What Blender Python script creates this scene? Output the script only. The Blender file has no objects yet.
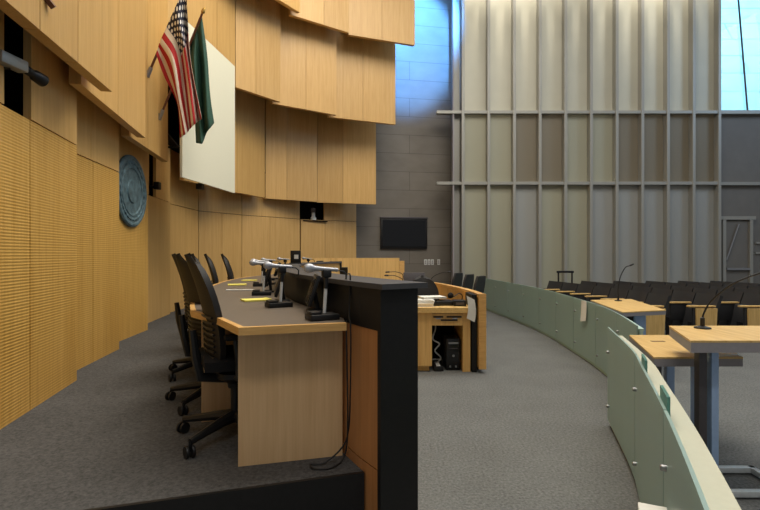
import bpy, bmesh, math, random
from mathutils import Vector, Matrix
random.seed(7)
C = bpy.context.scene.collection
PI = math.pi
R = math.radians
F = 480.0          # focal length in pixels of the 760 x 510 frame
EYE = 1.42         # eye height above the main floor
HZ = 254.0         # horizon row
DAIS = 0.32        # height of the raised dais floor

def lin(r, g, b):
    def f(c):
        c /= 255.0
        return c / 12.92 if c <= 0.04045 else ((c + 0.055) / 1.055) ** 2.4
    return (f(r), f(g), f(b), 1.0)

# ------------------------------------------------------------------ materials
class NT:
    def __init__(s, name):
        s.m = bpy.data.materials.new(name); s.m.use_nodes = True
        s.t = s.m.node_tree; s.n = s.t.nodes; s.l = s.t.links
        s.b = s.n['Principled BSDF']
    def node(s, typ, **kw):
        n = s.n.new(typ)
        for k, v in kw.items(): setattr(n, k, v)
        return n
    def link(s, a, b): s.l.new(a, b)
    def coords(s, scale=(1, 1, 1), rot=(0, 0, 0), world=False):
        if world:
            g = s.node('ShaderNodeNewGeometry'); out = g.outputs['Position']
        else:
            g = s.node('ShaderNodeTexCoord'); out = g.outputs['Object']
        mp = s.node('ShaderNodeMapping'); mp.inputs['Scale'].default_value = scale
        mp.inputs['Rotation'].default_value = rot
        s.link(out, mp.inputs['Vector']); return mp.outputs['Vector']
    def noise(s, vec, scale=1, detail=3, rough=.5):
        n = s.node('ShaderNodeTexNoise'); n.inputs['Scale'].default_value = scale
        n.inputs['Detail'].default_value = detail; n.inputs['Roughness'].default_value = rough
        s.link(vec, n.inputs['Vector']); return n.outputs['Fac']
    def ramp(s, fac, stops):
        r = s.node('ShaderNodeValToRGB'); e = r.color_ramp.elements
        while len(e) < len(stops): e.new(.5)
        for i, (p, c) in enumerate(stops): e[i].position = p; e[i].color = c
        s.link(fac, r.inputs['Fac']); return r.outputs['Color']
    def bump(s, h, strength=.3, dist=.01, prev=None):
        b = s.node('ShaderNodeBump'); b.inputs['Strength'].default_value = strength
        b.inputs['Distance'].default_value = dist; s.link(h, b.inputs['Height'])
        s.link(b.outputs['Normal'], s.b.inputs['Normal']); return b

def plain(name, c, rough=.5, metal=0, spec=.5, var=.06, scale=40, bump=0):
    k = NT(name); v = k.coords((1, 1, 1))
    f = k.noise(v, scale, 2)
    lo = tuple(x * (1 - var) for x in c[:3]) + (1,); hi = tuple(min(1, x * (1 + var)) for x in c[:3]) + (1,)
    k.link(k.ramp(f, [(.3, lo), (.7, hi)]), k.b.inputs['Base Color'])
    k.b.inputs['Roughness'].default_value = rough; k.b.inputs['Metallic'].default_value = metal
    k.b.inputs['Specular IOR Level'].default_value = spec
    if bump: k.bump(f, bump, .004)
    return k.m

def wood(name, a, b, c, grain=(22, 22, .7), rough=.42, groove=0, world=True, per=.3):
    k = NT(name); v = k.coords(grain, world=world)
    f = k.noise(v, 1.0, 4, .6)
    v2 = k.coords(tuple(x * 4 for x in grain), world=world)
    f2 = k.noise(v2, 1.0, 2)
    mx = k.node('ShaderNodeMath', operation='MULTIPLY_ADD'); mx.inputs[1].default_value = .35
    k.link(f2, mx.inputs[0]); 
    sub = k.node('ShaderNodeMath', operation='MULTIPLY'); sub.inputs[1].default_value = .65
    k.link(f, sub.inputs[0]); k.link(sub.outputs[0], mx.inputs[2])
    colr = k.ramp(mx.outputs[0], [(.32, a), (.5, b), (.68, c)])
    # each board a slightly different tone
    oi = k.node('ShaderNodeObjectInfo')
    hv = k.node('ShaderNodeHueSaturation')
    mr = k.node('ShaderNodeMapRange'); mr.inputs['To Min'].default_value = 1 - per * .5; mr.inputs['To Max'].default_value = 1 + per * .5
    k.link(oi.outputs['Random'], mr.inputs['Value']); k.link(mr.outputs[0], hv.inputs['Value'])
    k.link(colr, hv.inputs['Color']); k.link(hv.outputs[0], k.b.inputs['Base Color'])
    k.b.inputs['Roughness'].default_value = rough
    if groove:
        w = k.node('ShaderNodeTexWave', wave_type='BANDS', bands_direction='Z', wave_profile='SIN')
        w.inputs['Scale'].default_value = groove
        k.link(k.coords((1, 1, 1), world=True), w.inputs['Vector'])
        k.bump(w.outputs['Fac'], .35, .006)
        mm = k.node('ShaderNodeMix', data_type='RGBA', blend_type='MULTIPLY')
        mm.inputs['Factor'].default_value = .45
        k.link(hv.outputs[0], mm.inputs['A'])
        k.link(k.ramp(w.outputs['Fac'], [(.0, (.68, .63, .56, 1)), (.4, (1, 1, 1, 1))]), mm.inputs['B'])
        k.link(mm.outputs['Result'], k.b.inputs['Base Color'])
    else:
        k.bump(f, .05, .003)
    return k.m

M = {}
M['wood'] = wood('maple_veneer', lin(194, 151, 86), lin(203, 161, 96), lin(210, 170, 106), per=.16)
M['wood_groove'] = wood('ribbed_maple', lin(194, 146, 66), lin(206, 160, 80), lin(214, 170, 92), groove=15.0, per=.1)
M['wood_desk'] = wood('desk_maple', lin(206, 166, 118), lin(214, 175, 127), lin(221, 184, 136), world=False, per=.05)
M['wood_top'] = wood('table_maple', lin(200, 160, 92), lin(218, 180, 112), lin(230, 194, 128), grain=(24, 1.2, 24), world=False, per=.06)
M['wood_orange'] = wood('cherry_panel', lin(176, 118, 68), lin(184, 126, 74), lin(192, 134, 82), world=False, per=.05)
M['wood_clerk'] = wood('clerk_maple', lin(206, 160, 92), lin(222, 178, 108), lin(232, 190, 122), world=False, per=.08)
M['edge_oak'] = wood('oak_edging', lin(200, 150, 84), lin(214, 166, 98), lin(226, 180, 112), grain=(3, 3, 30), world=False, per=.05)
M['laminate'] = plain('grey_brown_laminate', lin(104, 94, 84), .45, var=.05)
M['black'] = plain('black_lacquer', lin(27, 26, 26), .5, var=.1, spec=.3)
M['black_soft'] = plain('black_fabric', lin(30, 29, 29), .85, var=.25, scale=160, bump=.3, spec=.2)
M['black_mesh'] = plain('black_chair_shell', lin(32, 30, 29), .6, var=.15, scale=120, bump=.2, spec=.3)
M['black_plastic'] = plain('black_plastic', lin(24, 24, 25), .45, spec=.4)
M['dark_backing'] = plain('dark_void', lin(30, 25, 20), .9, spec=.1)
M['seat_black'] = plain('seat_vinyl', lin(46, 46, 48), .42, var=.12, scale=60, bump=.1)
M['grey_metal'] = plain('grey_aluminium', lin(158, 156, 148), .45, .3, var=.04)
M['steel'] = plain('steel', lin(170, 170, 172), .32, .9, var=.04)
M['pale_steel'] = plain('pale_grey_paint', lin(196, 200, 200), .4, .1)
M['cap_grey'] = plain('charcoal_laminate', lin(72, 71, 72), .6, 0, .3)
M['blue_steel'] = plain('blue_grey_paint', lin(164, 190, 226), .4, .2, var=.04)
M['grey_edge'] = plain('grey_edge_band', lin(150, 145, 147), .5, var=.04)
M['grey_col'] = plain('dark_grey_column', lin(84, 80, 82), .4, .4, var=.04)
M['mic_silver'] = plain('microphone_grille', lin(176, 178, 184), .4, .5, var=.2, scale=500)
M['green_paint'] = plain('pale_green_paint', lin(176, 200, 186), .6, var=.02)
M['cream'] = plain('cream_paint', lin(190, 188, 166), .7, var=.02)
M['screen_white'] = plain('screen_fabric', lin(224, 220, 196), .85, var=.01)
M['paper'] = plain('white_paper', lin(232, 230, 222), .8, var=.02)
M['yellow'] = plain('yellow_paper', lin(238, 226, 110), .8, var=.03)
M['cord'] = plain('black_cord', lin(20, 20, 20), .6)
M['plate_white'] = plain('white_plastic', lin(214, 214, 210), .5)
M['bronze'] = plain('seal_verdigris', lin(92, 116, 122), .6, .2, var=.35, scale=14, bump=.8)
M['pole'] = plain('varnished_pole', lin(96, 52, 30), .35, var=.1)
M['brass'] = plain('brass', lin(176, 140, 72), .35, .8)
M['pinkish'] = plain('dusty_fabric_bag', lin(150, 130, 104), .8, var=.3, scale=30)
M['green_flag'] = plain('green_flag_cloth', lin(34, 74, 58), .75, var=.12, scale=20)
M['tv'] = plain('tv_glass', lin(14, 14, 16), .18, spec=.5)
M['tan'] = plain('tan_edge', lin(120, 92, 62), .5, var=.08)

def carpet(name, c):
    k = NT(name); v = k.coords((1, 1, 1), world=True)
    f = k.noise(v, 55, 3, .7); f2 = k.noise(v, 2.2, 2)
    ad = k.node('ShaderNodeMath', operation='MULTIPLY_ADD'); ad.inputs[1].default_value = .18
    k.link(f2, ad.inputs[0]); k.link(f, ad.inputs[2])
    lo = tuple(x * .55 for x in c[:3]) + (1,); hi = tuple(x * 1.45 for x in c[:3]) + (1,)
    k.link(k.ramp(ad.outputs[0], [(.35, lo), (.85, hi)]), k.b.inputs['Base Color'])
    k.b.inputs['Roughness'].default_value = .95; k.b.inputs['Specular IOR Level'].default_value = .1
    k.bump(f, .5, .01)
    return k.m
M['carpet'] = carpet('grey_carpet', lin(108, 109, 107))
M['carpet_dais'] = carpet('grey_dais_carpet', lin(86, 85, 84))  # carpet darkened: the shade on the dais is put into its colour

def metal_cladding(name, c, bw=9, bh=.56, rot=(R(90), 0, 0), metal=.25, rough=.55, mort=.008):
    k = NT(name); v = k.coords((1, 1, 1), rot=rot)
    b = k.node('ShaderNodeTexBrick'); b.inputs['Scale'].default_value = 1
    b.inputs['Brick Width'].default_value = bw; b.inputs['Row Height'].default_value = bh
    b.inputs['Mortar Size'].default_value = mort; b.inputs['Mortar Smooth'].default_value = .3
    b.inputs['Color1'].default_value = c; b.inputs['Color2'].default_value = tuple(x * .95 for x in c[:3]) + (1,)
    b.inputs['Mortar'].default_value = tuple(x * .5 for x in c[:3]) + (1,)
    k.link(v, b.inputs['Vector'])
    n = k.noise(k.coords((1.3, 1.3, 2.4)), 1.2, 3)
    mm = k.node('ShaderNodeMix', data_type='RGBA', blend_type='MULTIPLY'); mm.inputs['Factor'].default_value = .6
    k.link(b.outputs['Color'], mm.inputs['A']); k.link(k.ramp(n, [(.3, (.7, .68, .66, 1)), (.7, (1, 1, 1, 1))]), mm.inputs['B'])
    k.link(mm.outputs['Result'], k.b.inputs['Base Color'])
    k.b.inputs['Metallic'].default_value = metal; k.b.inputs['Roughness'].default_value = rough
    iv = k.node('ShaderNodeMath', operation='SUBTRACT'); iv.inputs[0].default_value = 1; k.link(b.outputs['Fac'], iv.inputs[1])
    k.bump(iv.outputs[0], .12, .006)
    return k.m
M['cladding'] = metal_cladding('zinc_cladding', lin(126, 119, 109))
M['cladding_pale'] = metal_cladding('pale_cladding', lin(150, 205, 228), bw=60, bh=.95, rot=(R(90), R(-28), 0), metal=.1, rough=.5, mort=.03)
M['wall_grey'] = plain('grey_wall', lin(118, 114, 108), .6, .2, var=.05, scale=3)

def perforated(name, c):
    k = NT(name); v = k.coords((1, 1, 1), world=True)
    w1 = k.node('ShaderNodeTexWave', wave_type='BANDS', bands_direction='X'); w1.inputs['Scale'].default_value = 11
    k.link(v, w1.inputs['Vector'])
    w2 = k.node('ShaderNodeTexWave', wave_type='BANDS', bands_direction='Z'); w2.inputs['Scale'].default_value = 11
    k.link(v, w2.inputs['Vector'])
    mx = k.node('ShaderNodeMath', operation='MULTIPLY'); k.link(w1.outputs['Fac'], mx.inputs[0]); k.link(w2.outputs['Fac'], mx.inputs[1])
    lo = tuple(x * .72 for x in c[:3]) + (1,)
    k.link(k.ramp(mx.outputs[0], [(0, lo), (.5, c)]), k.b.inputs['Base Color'])
    k.b.inputs['Roughness'].default_value = .55; k.b.inputs['Metallic'].default_value = .15
    return k.m
M['perf'] = perforated('perforated_panel', lin(180, 177, 154))  # back-lit bays, their glow put into the base colour
M['perf_brown'] = perforated('brown_perforated_panel', lin(142, 132, 112))  # same panel without backlight, darker tone put into the colour
M['perf_grey'] = perforated('grey_perforated_panel', lin(174, 174, 168))  # lower bays without backlight, also set by colour
M['smooth_panel'] = plain('satin_panel', lin(186, 183, 166), .5, .15, var=.03, scale=2)

def frosted(name, c, tr=.45):
    k = NT(name)
    f = k.noise(k.coords((1, 1, .4), world=True), 1.5, 2)
    k.link(k.ramp(f, [(.3, tuple(x * .93 for x in c[:3]) + (1,)), (.7, c)]), k.b.inputs['Base Color'])
    k.b.inputs['Roughness'].default_value = .38
    k.b.inputs['Transmission Weight'].default_value = tr
    k.b.inputs['IOR'].default_value = 1.3
    return k.m
M['glass'] = frosted('frosted_green_glass', lin(180, 206, 198), .4)
M['glass_edge'] = frosted('clear_glass_edge', lin(120, 176, 164), .6)
M['pane'] = frosted('clear_pane', lin(240, 250, 250), .97); M['pane'].node_tree.nodes['Principled BSDF'].inputs['Roughness'].default_value = .03

# flag with stripes and a starred blue canton, mapped on the cloth's own UV
def flag_mat():
    k = NT('striped_flag_cloth')
    uv = k.node('ShaderNodeUVMap'); sp = k.node('ShaderNodeSeparateXYZ'); k.link(uv.outputs[0], sp.inputs[0])
    def math_(op, a, b=None, c=None):
        n = k.node('ShaderNodeMath', operation=op)
        for i, x in enumerate((a, b, c)):
            if x is None: continue
            if isinstance(x, (int, float)): n.inputs[i].default_value = x
            else: k.link(x, n.inputs[i])
        return n.outputs[0]
    u, v = sp.outputs[0], sp.outputs[1]
    stripe = math_('MODULO', math_('FLOOR', math_('MULTIPLY', v, 13)), 2)     # 0 red, 1 white (v from bottom)
    m1 = k.node('ShaderNodeMix', data_type='RGBA'); k.link(stripe, m1.inputs['Factor'])
    m1.inputs['A'].default_value = lin(176, 30, 34); m1.inputs['B'].default_value = lin(226, 214, 196)
    canton = math_('MULTIPLY', math_('LESS_THAN', u, .42), math_('GREATER_THAN', v, 6 / 13))
    # staggered rows of small stars
    su = math_('MULTIPLY', u, 11 / .42 / 2); sv = math_('MULTIPLY', math_('SUBTRACT', v, 6 / 13), 9 / (7 / 13) / 1.0)
    row = math_('FLOOR', sv); off = math_('MULTIPLY', math_('MODULO', row, 2), .5)
    fu = math_('SUBTRACT', math_('FRACT', math_('ADD', su, off)), .5); fv = math_('SUBTRACT', math_('FRACT', sv), .5)
    d = math_('ADD', math_('MULTIPLY', fu, fu), math_('MULTIPLY', math_('MULTIPLY', fv, fv), .5))
    star = math_('LESS_THAN', d, .07)
    m2 = k.node('ShaderNodeMix', data_type='RGBA'); k.link(star, m2.inputs['Factor'])
    m2.inputs['A'].default_value = lin(26, 28, 50); m2.inputs['B'].default_value = lin(224, 220, 214)
    m3 = k.node('ShaderNodeMix', data_type='RGBA'); k.link(canton, m3.inputs['Factor'])
    k.link(m1.outputs['Result'], m3.inputs['A']); k.link(m2.outputs['Result'], m3.inputs['B'])
    k.link(m3.outputs['Result'], k.b.inputs['Base Color']); k.b.inputs['Roughness'].default_value = .8
    return k.m
M['us_flag'] = flag_mat()

# ------------------------------------------------------------------ mesh helpers
class MB:
    def __init__(s): s.bm = bmesh.new()
    def box(s, c, d, rz=0, bev=0, mat=None, seg=2):
        t = bmesh.new(); bmesh.ops.create_cube(t, size=1)
        bmesh.ops.scale(t, vec=d, verts=t.verts)
        if bev: bmesh.ops.bevel(t, geom=t.edges[:], offset=bev, segments=seg, affect='EDGES', profile=.5)
        mx = Matrix.Translation(c) @ (mat.to_4x4() if mat else Matrix.Rotation(rz, 4, 'Z'))
        bmesh.ops.transform(t, matrix=mx, verts=t.verts)
        s.add(t); return s
    def add(s, t):
        me = bpy.data.meshes.new('tmp'); t.to_mesh(me); t.free(); s.bm.from_mesh(me); bpy.data.meshes.remove(me)
    def tube(s, pts, r, n=8, cap=True):
        pts = [Vector(p) for p in pts]; rs = r if isinstance(r, (list, tuple)) else [r] * len(pts)
        rings = []; up = None
        for i, p in enumerate(pts):
            d = (pts[min(i + 1, len(pts) - 1)] - pts[max(i - 1, 0)]).normalized()
            if up is None:
                up = Vector((0, 0, 1)) if abs(d.z) < .9 else Vector((1, 0, 0))
            a = d.cross(up).normalized(); b = a.cross(d).normalized(); up = b
            rings.append([s.bm.verts.new(p + (a * math.cos(2 * PI * k / n) + b * math.sin(2 * PI * k / n)) * rs[i]) for k in range(n)])
        for i in range(len(rings) - 1):
            for k in range(n):
                s.bm.faces.new((rings[i][k], rings[i][(k + 1) % n], rings[i + 1][(k + 1) % n], rings[i + 1][k]))
        if cap:
            s.bm.faces.new(rings[0][::-1]); s.bm.faces.new(rings[-1])
        return s
    def lathe(s, prof, c=(0, 0, 0), n=24, mat=None):
        mat = mat or Matrix.Identity(3); c = Vector(c); rings = []
        for r, z in prof:
            rings.append([s.bm.verts.new(c + mat @ Vector((r * math.cos(2 * PI * k / n), r * math.sin(2 * PI * k / n), z))) for k in range(n)])
        for i in range(len(rings) - 1):
            for k in range(n):
                s.bm.faces.new((rings[i][k], rings[i][(k + 1) % n], rings[i + 1][(k + 1) % n], rings[i + 1][k]))
        s.bm.faces.new(rings[0][::-1]); s.bm.faces.new(rings[-1]); return s
    def prism(s, poly, z0, z1):
        a = [s.bm.verts.new((x, y, z0)) for x, y in poly]; b = [s.bm.verts.new((x, y, z1)) for x, y in poly]
        n = len(poly)
        s.bm.faces.new(a[::-1]); s.bm.faces.new(b)
        for i in range(n): s.bm.faces.new((a[i], a[(i + 1) % n], b[(i + 1) % n], b[i]))
        return s
    def strip(s, inner, outer, z0, z1):
        """closed solid between two plan polylines of equal length"""
        n = len(inner)
        vs = [[s.bm.verts.new((p[0], p[1], z)) for p in pl] for pl, z in ((inner, z0), (outer, z0), (outer, z1), (inner, z1))]
        for i in range(n - 1):
            for k in range(4):
                a, b = vs[k], vs[(k + 1) % 4]
                s.bm.faces.new((a[i], a[i + 1], b[i + 1], b[i]))
        s.bm.faces.new([vs[k][0] for k in range(4)]); s.bm.faces.new([vs[k][-1] for k in range(3, -1, -1)])
        return s
    def slab(s, grid, t, nrm=None):
        """thick surface from a grid of points (rows of Vectors), thickness t backwards"""
        h, w = len(grid), len(grid[0]); front = []; back = []
        for i in range(h):
            fr = []; bk = []
            for j in range(w):
                p = Vector(grid[i][j])
                du = Vector(grid[i][min(j + 1, w - 1)]) - Vector(grid[i][max(j - 1, 0)])
                dv = Vector(grid[min(i + 1, h - 1)][j]) - Vector(grid[max(i - 1, 0)][j])
                n = du.cross(dv)
                n = n.normalized() if n.length > 1e-9 else Vector((0, 0, 1))
                fr.append(s.bm.verts.new(p)); bk.append(s.bm.verts.new(p - n * t))
            front.append(fr); back.append(bk)
        for i in range(h - 1):
            for j in range(w - 1):
                s.bm.faces.new((front[i][j], front[i][j + 1], front[i + 1][j + 1], front[i + 1][j]))
                s.bm.faces.new((back[i][j], back[i + 1][j], back[i + 1][j + 1], back[i][j + 1]))
        rim = [(0, j) for j in range(w)] + [(i, w - 1) for i in range(1, h)] + [(h - 1, j) for j in range(w - 2, -1, -1)] + [(i, 0) for i in range(h - 2, 0, -1)]
        for q in range(len(rim)):
            a = rim[q]; b = rim[(q + 1) % len(rim)]
            s.bm.faces.new((front[a[0]][a[1]], back[a[0]][a[1]], back[b[0]][b[1]], front[b[0]][b[1]]))
        return s
    def build(s, name, mat, parent=None, smooth=True, loc=None, rz=0):
        bmesh.ops.recalc_face_normals(s.bm, faces=s.bm.faces)
        me = bpy.data.meshes.new(name); s.bm.to_mesh(me); s.bm.free()
        me.materials.append(mat)
        if smooth:
            me.polygons.foreach_set('use_smooth', [True] * len(me.polygons)); me.set_sharp_from_angle(angle=R(35))
        o = bpy.data.objects.new(name, me); C.objects.link(o)
        if parent: o.parent = parent
        if loc: o.location = loc
        if rz: o.rotation_euler.z = rz
        return o

def thing(name, label, cat, loc=(0, 0, 0), rz=0, group=None):
    o = bpy.data.objects.new(name, None); C.objects.link(o); o.empty_display_size = .1
    o.location = loc; o.rotation_euler = (0, 0, rz); o['label'] = label; o['category'] = cat
    if group: o['group'] = group
    return o
def tag(o, label, cat, group=None):
    o['label'] = label; o['category'] = cat
    if group: o['group'] = group
    return o
def struct(o, label=None):
    o['kind'] = 'structure'
    if label: o['label'] = label
    return o
def dup(root, loc, rz, label=None, group=None):
    r = root.copy(); C.objects.link(r); r.location = loc; r.rotation_euler = (0, 0, rz)
    if label: r['label'] = label
    if group: r['group'] = group
    for ch in list(root.children):
        c = ch.copy(); C.objects.link(c); c.parent = r
        for g in list(ch.children):
            d = g.copy(); C.objects.link(d); d.parent = c
    return r

def V2(p): return Vector((p[0], p[1]))
def catmull(pts, per=8):
    P = [V2(p) for p in pts]; P = [P[0] * 2 - P[1]] + P + [P[-1] * 2 - P[-2]]; out = []
    for i in range(1, len(P) - 2):
        for k in range(per):
            t = k / per
            a, b, c, d = P[i - 1], P[i], P[i + 1], P[i + 2]
            out.append(.5 * ((2 * b) + (c - a) * t + (2 * a - 5 * b + 4 * c - d) * t * t + (3 * b - a - 3 * c + d) * t ** 3))
    out.append(P[-2]); return out
def offset(pl, d):
    """shift a plan polyline to its right (positive d)"""
    out = []
    for i in range(len(pl)):
        t = (pl[min(i + 1, len(pl) - 1)] - pl[max(i - 1, 0)]).normalized()
        out.append(pl[i] + Vector((t.y, -t.x)) * d)
    return out
def lengths(pl):
    L = [0]
    for i in range(1, len(pl)): L.append(L[-1] + (pl[i] - pl[i - 1]).length)
    return L
def at_len(pl, s):
    L = lengths(pl)
    for i in range(1, len(pl)):
        if L[i] >= s or i == len(pl) - 1:
            t = (s - L[i - 1]) / (L[i] - L[i - 1]); d = (pl[i] - pl[i - 1])
            return pl[i - 1] + d * t, d.normalized()
def cut(pl, s0, s1, n=12):
    return [at_len(pl, s0 + (s1 - s0) * k / n)[0] for k in range(n + 1)]
ORD = ['first', 'second', 'third', 'fourth', 'fifth', 'sixth', 'seventh', 'eighth', 'ninth', 'tenth', 'eleventh']

# ------------------------------------------------------------------ camera
cam = bpy.data.cameras.new('camera'); cam.lens = 36 * F / 760; cam.sensor_width = 36; cam.sensor_fit = 'HORIZONTAL'
cam.shift_y = -1 / 760; cam.clip_start = .05
co = bpy.data.objects.new('camera', cam); C.objects.link(co); co.location = (0, 0, EYE); co.rotation_euler = (R(90), 0, 0)
bpy.context.scene.camera = co

# ------------------------------------------------------------------ floor and dais
struct(MB().box((4, 7, -.05), (26, 24, .1)).build('floor', M['carpet'], smooth=False))

W_PTS = [(.01, 2.28), (-.18, 2.61), (-.64, 3.6), (-1.06, 5.0), (-1.30, 6.5), (-1.27, 7.6), (-.93, 8.85)]
W = catmull(W_PTS, 8)                     # inner face of the dais front wall
WO = offset(W, .2)                        # outer face
mid = offset(W, .1)
dp = [(-.0775, 2.432)] + [tuple(p) for p in mid if p.y > 2.75] + [(-.3, 9.9), (.5, 10.5), (1.1, 10.6), (1.1, 13.9), (-.5, 14.35), (-2.4, 13.45), (-3.7, 12.0), (-4.3, 10.7), (-4.3, 8.8), (-3.7, 5.2), (-3.0, 2.6), (-2.9, 1.56)]
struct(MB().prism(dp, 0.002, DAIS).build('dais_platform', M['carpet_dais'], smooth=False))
a, b = V2((-.085, 2.425)), V2((-2.9, 1.555)); d = (b - a).normalized(); nrm = Vector((d.y, -d.x))
if nrm.y > 0: nrm = -nrm
struct(MB().strip([a, b], [a + nrm * .02, b + nrm * .02], 0.002, DAIS + .004).build('trim_1', M['black'], smooth=False))

# ------------------------------------------------------------------ shingled wood wall
def px_of(p): return 380 + F * p.x / p.y
def t_at(p, q, px):
    k = (px - 380) / F; return (k * p.y - p.x) / ((q.x - p.x) - k * (q.y - p.y))
def plank(p, q, z0, z1, m, th=.05, name='wall_panel', gap=.004):
    p, q = V2(p), V2(q); d = (q - p).normalized(); out = Vector((-d.y, d.x))   # outward = left of travel
    a, b = p + d * gap, q - d * gap
    return struct(MB().strip([a, b], [a + out * th, b + out * th], z0, z1).build(name, m, smooth=False))
def panel(p, q, z0, z1, m, n=2, th=.05, cuts=None):
    p, q = V2(p), V2(q)
    ts = [0] + ([t_at(p, q, c) for c in cuts] if cuts else [k / n for k in range(1, n)]) + [1]
    for i in range(len(ts) - 1): plank(p + (q - p) * ts[i], p + (q - p) * ts[i + 1], z0, z1, m, th)

ZL = 2.36
low = [((-2.06, 1.6), (-2.645, 4.19), 'wood_groove', [30]), ((-2.80, 4.1), (-3.02, 5.56), 'wood_groove', [93]),
       ((-3.22, 5.4), (-3.37, 6.97), 'wood_groove', None), ((-3.56, 6.7), (-3.86, 8.83), 'wood', [160]),
       ((-3.95, 8.8), (-3.97, 10.5), 'wood', [186]), ((-3.97, 10.52), (-3.34, 11.6), 'wood', [222]),
       ((-3.34, 11.62), (-2.17, 13.0), 'wood', [270]), ((-2.15, 13.02), (-.69, 14.0), 'wood', [325])]
for p, q, m, cuts in low:
    panel(p, q, DAIS, ZL, M[m], 1 if cuts is None else 2, cuts=cuts)
# band above, up behind the overhanging tier; black openings are left out of it
ZB0, ZB1 = ZL + .012, 3.4
def band(i, parts):
    p, q = V2(low[i][0]), V2(low[i][1])
    for a, b in parts:
        ta = 0 if a is None else t_at(p, q, a); tb = 1 if b is None else t_at(p, q, b)
        plank(p + (q - p) * ta, p + (q - p) * tb, ZB0, ZB1, M['wood'], .05)
band(0, [(None, 4.5), (31, None)]); band(1, [(None, 91), (91, None)]); band(2, [(None, None)])
band(3, [(None, 149), (156, None)]); band(4, [(None, 185), (185, None)]); band(5, [(None, None)])
band(6, [(None, 262), (262, 299.8)]); band(7, [(324, None)])
# overhanging tiers
T3 = [((-1.82, 1.3), (-2.28, 4.09), [40, 78]), ((-2.43, 3.9), (-2.79, 5.71), [118]), ((-2.93, 5.6), (-3.18, 7.2), [148]),
      ((-3.66, 8.95), (-3.25, 10.6), [210]),
      ((-3.24, 10.68), (-2.82, 11.76), [237]), ((-2.84, 11.9), (-1.66, 12.70), [287]), ((-1.68, 12.85), (-.11, 13.33), [343])]
for p, q, cuts in T3: panel(p, q, 2.8, 5.75, M['wood'], cuts=cuts, th=.09)
T2 = [((-3.75, 7.35), (-2.95, 9.78), [217]), ((-2.95, 9.80), (-2.23, 10.77), [256]), ((-2.44, 10.86), (-1.065, 11.78), [306]), ((-1.29, 11.93), (.41, 12.64), [363])]
for p, q, cuts in T2: panel(p, q, 4.83, 7.8, M['wood'], cuts=cuts, th=.09)
T1 = [((-3.0, 8.6), (-1.75, 10.5), None), ((-1.98, 10.58), (-.74, 11.45), [324]), ((-.76, 11.55), (.885, 12.14), [382])]
for p, q, cuts in T1: panel(p, q, 6.7, 9.2, M['wood'], cuts=cuts, th=.09)
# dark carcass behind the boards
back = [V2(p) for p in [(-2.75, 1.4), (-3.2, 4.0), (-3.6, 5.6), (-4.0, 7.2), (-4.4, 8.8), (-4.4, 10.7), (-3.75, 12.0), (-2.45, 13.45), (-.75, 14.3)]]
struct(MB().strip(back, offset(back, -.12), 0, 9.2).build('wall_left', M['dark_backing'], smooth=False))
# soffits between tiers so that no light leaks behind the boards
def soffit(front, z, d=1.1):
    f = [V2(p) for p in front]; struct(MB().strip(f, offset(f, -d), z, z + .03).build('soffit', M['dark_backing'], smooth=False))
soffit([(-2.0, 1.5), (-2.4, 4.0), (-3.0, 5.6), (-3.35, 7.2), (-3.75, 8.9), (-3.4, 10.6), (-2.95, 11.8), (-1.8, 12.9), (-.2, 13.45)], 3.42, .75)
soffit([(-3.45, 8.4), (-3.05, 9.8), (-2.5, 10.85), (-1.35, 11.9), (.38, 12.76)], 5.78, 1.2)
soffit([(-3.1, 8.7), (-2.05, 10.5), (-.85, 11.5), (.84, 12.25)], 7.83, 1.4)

# ------------------------------------------------------------------ metal wall, screen wall, right side
me_ = MB().box((0, .1, 5), (8.0, .2, 10)).build('wall_back', M['cladding'], smooth=False)
me_.location = (.9, 14.62, 0); me_.rotation_euler.z = R(10); struct(me_)
GY = 14.0                                  # plane of the mullions' fronts
PX = 25.68 / F * GY
X0 = (463.2 - 380) / F * GY
gs = bpy.data.objects.new('wall_screen', None); C.objects.link(gs); struct(gs)
Z1, Z2, ZT = 3.49, 5.57, 10.2
for i in range(11):
    MB().box((X0 + i * PX, GY + .12, ZT / 2), (.085, .24, ZT), bev=.006).build('mullion', M['grey_metal'], gs, False)
tones_mid = ['perf', 'perf', 'perf_brown', 'perf_brown', 'perf', 'perf', 'perf_brown', 'perf_brown', 'perf_brown', 'perf_brown']  # bays lit from behind get the paler panel colour, unlit bays darker
tones_low = ['perf', 'perf', 'perf_grey', 'perf', 'perf', 'perf_grey', 'perf_grey', 'perf_grey', 'perf_grey', 'perf_grey']
for i in range(10):
    xc = X0 + (i + .5) * PX
    for z0, z1, m in ((0, Z1, tones_low[i]), (Z1, Z2, tones_mid[i]), (Z2, ZT, 'smooth_panel')):
        MB().box((xc, GY + .22, (z0 + z1) / 2), (PX - .09, .04, z1 - z0 - .02)).build('infill_panel', M[m], gs, False)
for z in (Z1, Z2):
    MB().box((X0 + 5 * PX - .38, GY + .1, z), (10 * PX + .78, .16, .09), bev=.005).build('rail', M['grey_metal'], gs, False)
MB().box((X0 - .28, GY + .2, ZT / 2), (.04, .34, ZT)).build('return_panel', M['grey_edge'], gs, False)
MB().box((X0 - .16, GY + .27, ZT / 2), (.2, .03, ZT)).build('return_panel', M['grey_metal'], gs, False)
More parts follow.
